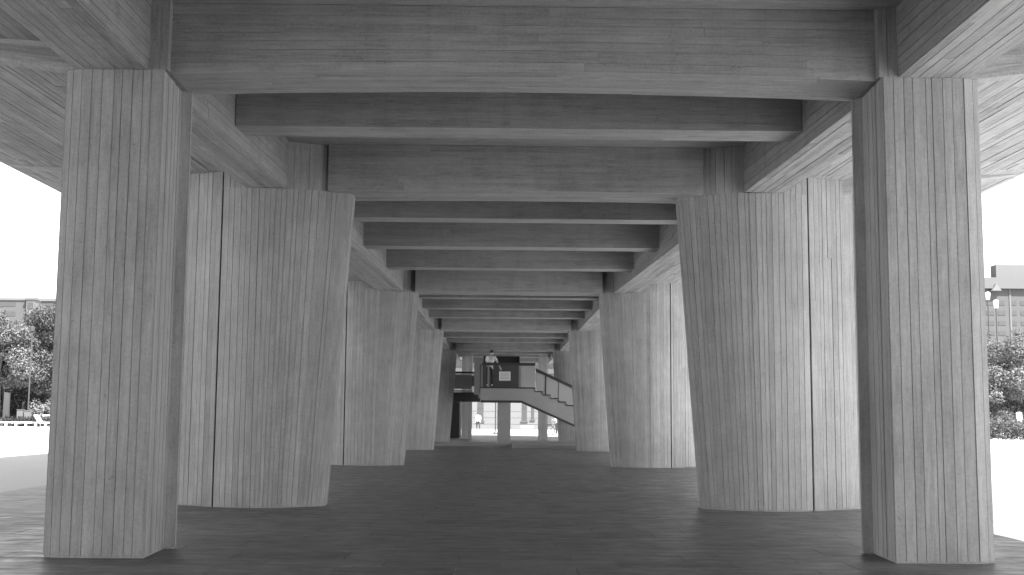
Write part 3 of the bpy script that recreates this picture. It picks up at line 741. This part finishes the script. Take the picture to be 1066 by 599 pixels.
def tree(label, loc, H, R, clear, seed, mat='leaf', n=9000, leaf=.16, group=None, blobs_n=46):
    r = random.Random(seed); e = tag(empty('broadleaf_tree', loc), label, 'tree', group)
    c0 = clear+(H-clear)*.45; bl = []
    for i in range(blobs_n):
        th = r.uniform(0, 2*math.pi); ph = math.acos(r.uniform(-1, 1)); k = r.uniform(.45, .95)
        z = c0+math.cos(ph)*(H-clear)*.5*k; rr = R*math.sin(ph)*k
        bl.append((rr*math.cos(th), rr*math.sin(th), z+(H-clear)*.04, R*r.uniform(.16, .33)))
    tr = MB(); tr.tube([(0, 0, -.05), (.05, 0, clear*.5), (.0, .05, clear), (.1, .1, c0), (0, 0, H*.8)], [H*.026, H*.021, H*.018, H*.012, H*.003], 9)
    for i in range(9):
        b = r.choice(bl); z0 = r.uniform(clear*.75, c0); tr.tube([(0, .03, z0), (b[0]*.5, b[1]*.5, (z0+b[2])*.5+.1), (b[0], b[1], b[2])], [H*.010, H*.007, H*.002], 6)
    tr.build('trunk', M['bark'], e, smooth=True)
    leaf_mesh('crown', bl, n, leaf, M[mat], e, seed)
    return e
gl = 'park trees at the left of the plaza'
tree('tall loose tree at the far left edge of the plaza', (-49.6, 111, -.03), 11.0, 4.8, 2.4, 1, 'leaf', 24000, .115)
tree('front broad tree behind the white boxes, lamp pole before it', (-46.6, 109.5, -.03), 10.6, 4.0, 2.8, 2, 'leafpale', 24000, .115)
tree('tallest left tree touching the edge of the nearest pier', (-42.2, 112, -.03), 12.0, 4.2, 2.6, 3, 'leaf', 26000, .115)
tree('dark tree standing behind the other left park trees', (-48, 119, -.03), 11.0, 5.0, 1.5, 4, 'leafdark', 9000)
tree('dark tree behind the tallest left tree', (-41, 120, -.03), 10.5, 5.0, 1.2, 5, 'leafdark', 9000)
def shrub(label, loc, R, H, seed, mat='leaf', n=2500, leaf=.10, name='round_shrub'):
    r = random.Random(seed); e = tag(empty(name, loc), label, 'shrub')
    bl = [(r.uniform(-R, R)*.7, r.uniform(-R, R)*.6, r.uniform(.25, .75)*H, H*r.uniform(.22, .36)) for i in range(16)]
    tr = MB()
    for i in range(5): b = bl[i]; tr.tube([(b[0]*.2, b[1]*.2, -.03), (b[0]*.6, b[1]*.6, b[2]*.6), (b[0], b[1], b[2])], [.04, .03, .01], 6)
    tr.build('stem', M['bark'], e); leaf_mesh('foliage', bl, n, leaf, M[mat], e, seed); return e
shrub('pale leafy bush under the tallest left tree near the pier', (at(50, 425, 1, 106).x, 106, -.03), 1.3, 2.6, 31, 'leafpale', 2200, .12)
def hedge(label, x0, x1, y0, y1, h, seed, mat, n, leaf, name='clipped_hedge'):
    r = random.Random(seed); cx, cy = (x0+x1)/2, (y0+y1)/2; e = tag(empty(name, (cx, cy, -.03)), label, 'hedge')
    bl = []; k = int((x1-x0)/.45)
    for i in range(k):
        for yy in np.arange(y0+.3, y1-.1, .55):
            for zz in np.arange(.25, h-.12, .38): bl.append((x0+.45*i-cx+r.uniform(-.1, .1), yy-cy+r.uniform(-.1, .1), zz+r.uniform(-.06, .08), .33))
    tr = MB()
    for i in range(0, k, 2): tr.tube([(x0+.45*i-cx, 0, -.02), (x0+.45*i-cx+.05, 0, h*.6)], [.03, .012], 5)
    tr.build('stem', M['bark'], e); leaf_mesh('foliage', bl, n, leaf, M[mat], e, seed); return e
hedge('tall dark thicket closing the view under the left park trees', -64, -34, 122, 124, 4.2, 43, 'leafdark', 16000, .20, name='thicket')
hedge('long low dark hedge behind the white railing at left', -62, -33, 101.2, 102.4, .95, 41, 'leafdark', 9000, .12)
hedge('wide clipped hedge across the plaza at right', 28.5, 46, 75.2, 77.8, 1.15, 42, 'leaf', 16000, .085)
tree('dense rounded evergreen tree beside the nearest right pier', (35.2, 86, -.03), 7.9, 3.5, .9, 7, 'leafpale', 30000, .10, blobs_n=70)
tree('rounded evergreen tree at the right edge of the photo', (40.0, 87.5, -.03), 7.7, 3.7, .9, 8, 'leafpale', 28000, .10, blobs_n=70)
shrub('bushy shrub between the right hedge and the rounded trees', (33.9, 81, -.03), 1.4, 1.9, 32, 'leaf', 3500, .09)
shrub('lower shrub right of the bushy shrub behind the hedge', (36.0, 81.5, -.03), 1.2, 1.6, 33, 'leafpale', 2500, .09)

rw = random.Random(77); bl = []
for x0, x1 in ((-150, -24), (26, 150)):
    for i in range(150):
        bl.append((rw.uniform(x0, x1), rw.uniform(150, 165), rw.uniform(.6, 5.2), rw.uniform(1.2, 2.3)))
tag(leaf_mesh('far_wood', bl, 80000, .36, M['leafdark'], None, 78), 'far-off belt of dark trees beyond the plaza', 'trees', kind='stuff')

# ------------------------------------------------------------------ left plaza edge: railing, boxes, panel, lamp
YR = 99.0
rl_ = tag(empty('low_railing', (-46, YR, -.03)), 'low white railing with square openings along the left plaza edge', 'railing')
h0 = .47
def rp(x0, x1, z0, z1, name, y0=-.08, y1=.08):
    m = MB(); m.box(x0+46, x1+46, y0, y1, z0, z1); m.build(name, M['white'], rl_)
rp(-62, -33, h0-.10, h0, 'top_rail', -.10, .10); rp(-62, -33, .0, .07, 'base_rail')
xx = -61.9
while xx < -33.2:
    rp(xx, xx+.13, .07, h0-.10, 'post'); xx += .82
yb_ = 104.0
def utility(px0, px1, pya, lab):
    x0, x1 = at(px0, 430, 1, yb_).x, at(px1, 430, 1, yb_).x; zt = at(px0, pya, 1, yb_).z
    e = tag(empty('utility_cabinet', ((x0+x1)/2, yb_, -.03)), lab, 'cabinet'); w = (x1-x0)/2
    m = MB(); m.box(-w, w, 0, .45, .08, zt); m.build('body', M['farwall'], e)
    m = MB(); m.box(-w-.03, w+.03, -.04, .49, zt, zt+.05); m.build('lid', M['blocklight'], e)
    m = MB(); m.box(-w+.04, w-.04, -.015, -.002, .16, zt-.08); m.build('door', M['blocklight'], e)
    m = MB(); m.box(-w, w, .02, .43, 0, .08); m.build('base', M['core'], e)
utility(17.5, 23.5, 426.5, 'larger white cabinet between the left tree trunks'); utility(25, 30.5, 427.5, 'smaller white cabinet right of the larger one, by the lamp pole')
# slanted white panel on the railing
c = at(41, 437.5, 1, 98.6)
sg = tag(empty('slanted_board', (c.x, 98.55, -.03)), 'white reading board slanted against the left railing', 'board')
m = MB(); m.prism([(-.45, -.02, 1.02), (-.05, -.02, .98), (.32, -.02, .42), (-.08, -.02, .44)], [(-.45, .04, 1.06), (-.05, .04, 1.02), (.32, .04, .46), (-.08, .04, .48)]); m.build('panel', M['white'], sg, merge=True)
m = MB(); m.tube([(-.2, .03, 0), (-.2, .03, .75)], .04, 8); m.build('leg', M['postm'], sg)
m = MB(); m.tube([(.1, .03, 0), (.1, .03, .62)], .04, 8); m.build('leg', M['postm'], sg)
x0 = at(45, 432, 1, 104.5).x; x1 = at(53.5, 432, 1, 104.5).x
bs = tag(empty('white_bench', ((x0+x1)/2, 104.5, -.03)), 'white flat bench behind the left hedge near the pier', 'bench'); w = (x1-x0)/2; zt = at(49, 432, 1, 104.5).z+.03
m = MB(); m.box(-w, w, -.2, .2, zt-.1, zt); m.build('seat', M['white'], bs)
for sgn in (-1, 1): m = MB(); m.box(sgn*w*.8-.06, sgn*w*.8+.06, -.15, .15, 0, zt-.1); m.build('leg', M['palewall'], bs)
# grey panel post at the left edge
x0 = at(4, 420, 1, 103).x; x1 = at(10, 420, 1, 103).x; zt = at(7, 408, 1, 103).z
gp = tag(empty('stone_marker', ((x0+x1)/2, 103, -.03)), 'upright grey stone marker at the far left under trees', 'marker'); w = (x1-x0)/2
m = MB(); m.prism([(-w, -.15, .12), (w, -.15, .12), (w, .15, .12), (-w, .15, .12)], [(-w*.9, -.12, zt), (w*.9, -.12, zt-.08), (w*.9, .12, zt-.08), (-w*.9, .12, zt)]); m.build('stone', M['greymetal'], gp)
m = MB(); m.box(-w*1.4, w*1.4, -.3, .3, 0, .12); m.build('base', M['core'], gp)
def lamp(label, px, pyh, Y, hw, hh, arm=0):
    c = at(px, pyh, 1, Y); e = tag(empty('street_lamp', (c.x, Y, -.03)), label, 'street lamp', 'lantern lamps'); H = c.z
    m = MB(); m.tube([(0, 0, 0), (0, 0, .5), (0, 0, .6), (0, 0, H-hh*.55)], [.14, .12, .075, .055], 10); m.build('pole', M['greymetal'], e)
    m = MB(); m.tube([(0, 0, H-hh*.5), (0, 0, H-hh*.42), (0, 0, H+hh*.32), (0, 0, H+hh*.42)], [hw*.55, hw*.7, hw, hw*.9], 8); m.build('lantern', M['lampglass'], e)
    m = MB(); m.tube([(0, 0, H+hh*.42), (0, 0, H+hh*.5), (0, 0, H+hh*.56)], [hw*1.05, hw*.6, hw*.1], 8); m.build('cap', M['palewall'], e)
    m = MB(); m.tube([(0, 0, H-hh*.58), (0, 0, H-hh*.5)], [.08, hw*.55], 8); m.build('collar', M['greymetal'], e)
lamp('higher lantern lamp right beside the nearest right pier', 1028.3, 308, 97, .21, .66)
lamp('lower lantern lamp in front of the right hotel block', 1036.8, 316.5, 95, .23, .68)
c = at(33.5, 345, 1, 104.8); e = tag(empty('lamp_post', (c.x, 104.8, -.03)), 'slim grey lamp post standing before the left park trees', 'lamp post')
m = MB(); m.tube([(0, 0, 0), (0, 0, .6), (0, 0, .7), (0, 0, c.z)], [.13, .11, .07, .05], 10); m.build('pole', M['greymetal'], e)
m = MB(); m.tube([(0, 0, c.z), (0, 0, c.z+.05), (0, 0, c.z+.4), (0, 0, c.z+.5)], [.08, .2, .24, .06], 10); m.build('lamp_head', M['greymetal'], e)
c = at(1061, 437, 1, 79.0); wp = tag(empty('white_bollard', (c.x, 79.0, -.03)), 'square white post behind the right hedge at photo edge', 'bollard')
zt = at(1061, 430, 1, 79.0).z
m = MB(); m.prism([(-.14, -.14, 0), (.14, -.14, 0), (.14, .14, 0), (-.14, .14, 0)], [(-.14, -.14, zt), (.14, -.14, zt), (.14, .14, zt), (-.14, .14, zt)]); m.build('shaft', M['white'], wp)
m = MB(); m.prism([(-.16, -.16, zt), (.16, -.16, zt), (.16, .16, zt), (-.16, .16, zt)], [(-.06, -.06, zt+.08), (.06, -.06, zt+.08), (.06, .06, zt+.08), (-.06, .06, zt+.08)]); m.build('cap', M['white'], wp)

# ------------------------------------------------------------------ distant blocks
def office(label, px0, px1, pyt, Y, depth, mat, floors, bays, ext=(0, 0)):
    a, b_ = at(px0, pyt, 1, Y), at(px1, pyt, 1, Y); x0, x1, zt = a.x-ext[0], b_.x+ext[1], a.z
    e = tag(empty('office_block', ((x0+x1)/2, Y, -.03)), label, 'building'); w = (x1-x0)/2
    m = MB(); m.box(-w, w, 0, depth, 0, zt); m.build('wall', M[mat], e)
    m = MB(); m.box(-w-.3, w+.3, -.3, depth+.3, zt, zt+.6); m.build('roof', M['blocklight'], e)
    fh = zt/floors
    for f in range(floors):
        for k in range(bays):
            bw_ = 2*w/bays; m = MB(); m.box(-w+k*bw_+.12*bw_, -w+(k+1)*bw_-.12*bw_, -.08, -.002, f*fh+.35*fh, f*fh+.82*fh); m.build('window', M['blockwin'], e)
    return e
office('pale far office block above the left trees', -60, 27, 312, 300, 18, 'block', 12, 1)
bl2 = office('small far block just left of the nearest pier', 43, 60, 313.5, 260, 12, 'blockdark', 7, 3)
office('pale plain tower end beside the left office block', 27.5, 36, 312, 299, 14, 'blocklight', 8, 1)
# hotel at right
YH = 210.0
hx = lambda px, py=340: at(px, py, 1, YH).x
hz = lambda py, px=1045: at(px, py, 1, YH).z
ho = tag(empty('hotel_block', (hx(1050), YH, -.03)), 'large pale hotel with dark sloping roof edge behind the right lamps', 'hotel')
def hp_(mb, name, mat): ox = hx(1050); mb.v = [(x-ox, y-YH, z+.03) for x, y, z in mb.v]; return mb.build(name, mat, ho)
z1, z2 = hz(301), hz(288)
m = MB(); m.box(hx(985), hx(1200), YH, YH+30, -.03, z1); hp_(m, 'wall', M['block'])
m = MB(); m.prism([(hx(983), YH-.8, z1), (hx(1202), YH-.8, z1), (hx(1202), YH+31, z1), (hx(983), YH+31, z1)], [(hx(1000), YH+1.5, z2), (hx(1190), YH+1.5, z2), (hx(1190), YH+28, z2), (hx(1000), YH+28, z2)]); hp_(m, 'roof', M['blockdark'])
m = MB(); m.box(hx(1043), hx(1130), YH+1.6, YH+4, z2-.3, hz(274.5)); hp_(m, 'roof_house', M['blocklight'])
g0, g1 = hx(1031), hx(1041.5)
m = MB(); m.prism([(g0, YH-1.2, hz(303.5)), (g1, YH-1.2, hz(303.5)), ((g0+g1)/2, YH-1.2, hz(296.5))], [(g0, YH+1, hz(303.5)), (g1, YH+1, hz(303.5)), ((g0+g1)/2, YH+1, hz(296.5))]); hp_(m, 'gable', M['farwall'])
for f in range(5):
    za = hz(318+f*10.5)
    for k in range(16):
        xa = hx(1004)+k*2.05; m = MB(); m.box(xa, xa+1.3, YH-.06, YH-.002, za, za+.75); hp_(m, 'window', M['blockwin'])
for px in (1024, 1052.5, 1080): m = MB(); m.box(hx(px)-.15, hx(px)+.15, YH-.12, YH-.002, -.03, z1-.02); hp_(m, 'pilaster', M['blocklight'])
